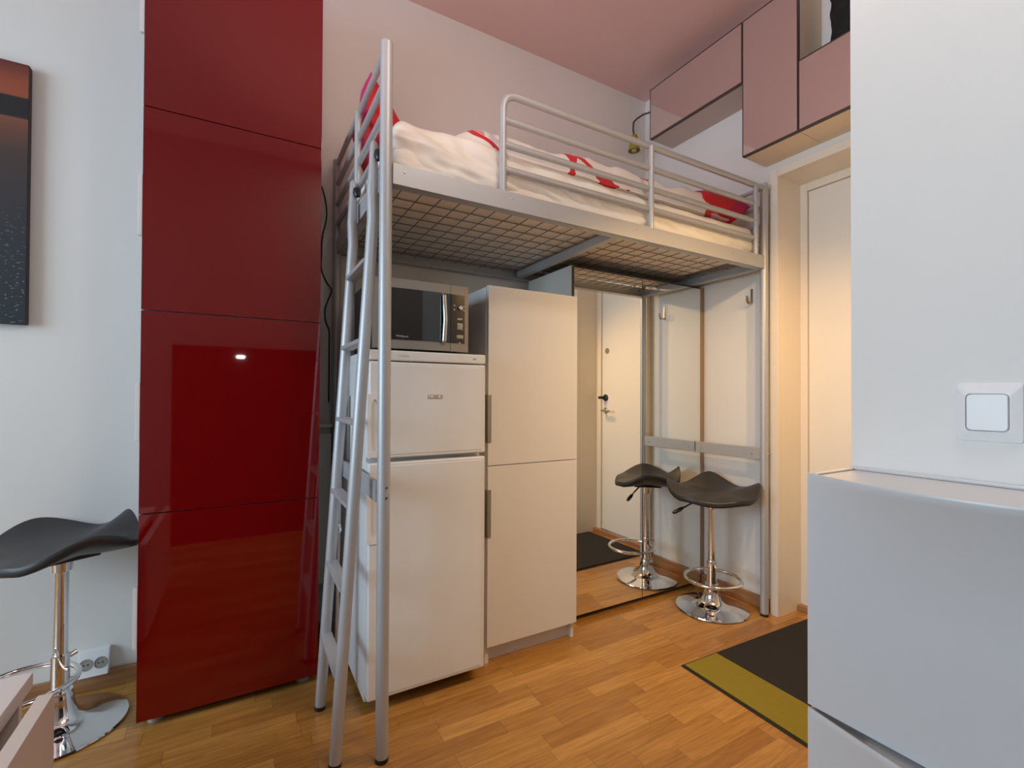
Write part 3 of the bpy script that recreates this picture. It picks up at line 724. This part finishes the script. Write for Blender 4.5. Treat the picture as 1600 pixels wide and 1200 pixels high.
# ------------------------------------------------------------------ chest with pulled-out drawer (bottom left)
ch = thing('drawer_chest', 'pale low chest with its drawer pulled open by the stool', 'chest', (-.62, 1.1, 0))
obj('top', MB().box(-.95, -.394, .55, 1.448, .418, .45, .0015), M['oakl'], ch)
obj('carcass', MB().box(-.95, -.41, .555, .575, 0, .418).box(-.95, -.41, 1.425, 1.443, 0, .418).box(-.95, -.935, .575, 1.425, 0, .418).box(-.95, -.41, .575, 1.425, .03, .05), M['oakl'], ch)
dw = obj('drawer', MB().box(-.356, -.330, .56, 1.334, .05, .4485, .0012), M['oakf'], ch)
obj('drawer_box', MB().box(-.80, -.3565, .60, .615, .10, .27).box(-.80, -.3565, 1.285, 1.30, .10, .27).box(-.80, -.3565, .615, 1.285, .10, .11), M['grey'], dw)
obj('runner', MB().box(-.39, -.372, .60, 1.19, .385, .40, .003), M['dark'], dw)

# ------------------------------------------------------------------ between the red cabinet and the fridge
rd = thing('radiator', 'old cream panel radiator in the gap behind the ladder', 'radiator', (.31, 2.18, .2))
obj('panel', MB().box(.262, .340, 2.165, 2.19, .25, .93, .006), M['rad'], rd)
obj('grille', MB().box(.262, .340, 2.14, 2.165, .27, .905, .004).box(.260, .342, 2.135, 2.20, .93, .945, .003), M['rad'], rd)
obj('bracket', MB().box(.31, .33, 2.20, YW - .0005, .82, .86), M['rad'], rd)
ib = thing('folded_stand', 'narrow white and metal folded stand in the gap beside the fridge', 'stand', (.335, 1.92, 0))
obj('arm', MB().box(-.008, .008, -.012, .012, .0, .30, .003, rot=TR_((.322, 1.90, .77), 0, .1)), M['whitep'], ib)
obj('leg', MB().box(-.005, .005, -.006, .006, .0, .785, .001, rot=TR_((.322, 1.905, .0), 0, .018)), M['satin'], ib)
obj('leg', MB().box(-.005, .005, -.006, .006, .0, .55, .001, rot=TR_((.336, 1.922, .0), 0, -.012)), M['satin'], ib)
obj('hinge', MB().lathe([(0, 0), (.009, 0), (.009, .006), (0, .008)], (.330, 1.8925, .558), 16, (0, -1, 0)).box(.324, .338, 1.895, 1.93, .545, .575), M['chrome'], ib)
cpts = [(.275, 2.05), (.305, 2.003), (.325, 1.93), (.328, 1.86), (.312, 1.78), (.309, 1.70), (.309, 1.63), (.33, 1.575), (.352, 1.54), (.336, 1.49), (.325, 1.45), (.328, 1.40), (.342, 1.36), (.344, 1.30), (.344, 1.0)]
sp = []
for i in range(len(cpts) - 1):
    p0, p1, p2, p3 = [Vector(cpts[max(0, min(len(cpts) - 1, i + k))]) for k in (-1, 0, 1, 2)]
    for k in range(6):
        t = k / 6; q = .5 * ((2 * p1) + (p2 - p0) * t + (2 * p0 - 5 * p1 + 4 * p2 - p3) * t * t + (3 * p1 - p0 - 3 * p2 + p3) * t ** 3)
        sp.append((q.x, YW - .006, q.y))
tag(obj('cable', MB().tube(sp, .003, 8), M['dark']), 'thin black cable hanging on the wall behind the ladder', 'cable')

# ------------------------------------------------------------------ light
def area(name, loc, rot, sx, sy, power, col):
    l = bpy.data.lights.new(name, 'AREA'); l.shape = 'RECTANGLE'; l.size = sx; l.size_y = sy; l.energy = power; l.color = col
    o = bpy.data.objects.new(name, l); o.location = loc; o.rotation_euler = rot; COL.objects.link(o); return o
area('window_daylight', (XL - .25, .75, 1.65), (0, -PI / 2, 0), 1.7, 2.0, 107, (.62, .83, 1.0))
area('ceiling_lamp', (.86, -.08, ZC - .03), (0, 0, 0), .34, .34, 14, (1.0, .87, .74))
def spot(name, loc, target, power, col, cone, blend, rad):
    l = bpy.data.lights.new(name, 'SPOT'); l.energy = power; l.color = col; l.spot_size = math.radians(cone); l.spot_blend = blend; l.shadow_soft_size = rad
    o = bpy.data.objects.new(name, l); o.location = loc; o.rotation_euler = (Vector(target) - Vector(loc)).to_track_quat('-Z', 'Y').to_euler(); COL.objects.link(o); return o
spot('hall_spot', (1.42, .66, 1.95), (1.92, 1.35, .2), 33, (1.0, .62, .27), 134, 1.0, .02)
spot('hall_spot', (1.72, .66, 1.95), (1.95, 1.35, .2), 33, (1.0, .62, .27), 134, 1.0, .02)
# uplighter: added light with no seen source, tints the ceiling pink
spot('added_pink_fill', (.1, .5, 1.6), (.75, 1.2, 3.0), 46, (1.0, .69, .61), 110, .9, .15)
wd_ = bpy.data.worlds.new('World'); S.world = wd_; wd_.use_nodes = True
bgn = wd_.node_tree.nodes['Background']; bgn.inputs[0].default_value = (.7, .85, 1, 1); bgn.inputs[1].default_value = .6

# ------------------------------------------------------------------ camera
F, YAW, PT, RO, CYP, HC = 739.1442, .5213, .0102, .0044, 610.1926, 1.0705
fw = Vector((math.sin(YAW), math.cos(YAW), 0)); rt = Vector((math.cos(YAW), -math.sin(YAW), 0)); up = Vector((0, 0, 1))
f2 = fw * math.cos(PT) + up * math.sin(PT); u2 = up * math.cos(PT) - fw * math.sin(PT)
r3 = rt * math.cos(RO) + u2 * math.sin(RO); u3 = u2 * math.cos(RO) - rt * math.sin(RO)
cam = bpy.data.cameras.new('camera'); cam.sensor_fit = 'HORIZONTAL'; cam.sensor_width = 36; cam.lens = F / 1600 * 36
cam.shift_y = (CYP - 600) / 1600; cam.clip_start = .02
co = bpy.data.objects.new('camera', cam); COL.objects.link(co)
mw_ = Matrix((r3, u3, -f2)).transposed().to_4x4(); mw_.translation = Vector((0, 0, HC)); co.matrix_world = mw_
S.camera = co
vs = S.view_settings; vs.view_transform = 'Standard'; vs.look = 'None'; vs.exposure = 0.0; vs.gamma = 1; vs.use_curve_mapping = False
S.cycles.max_bounces = 10; S.cycles.diffuse_bounces = 6; S.cycles.sample_clamp_indirect = 4
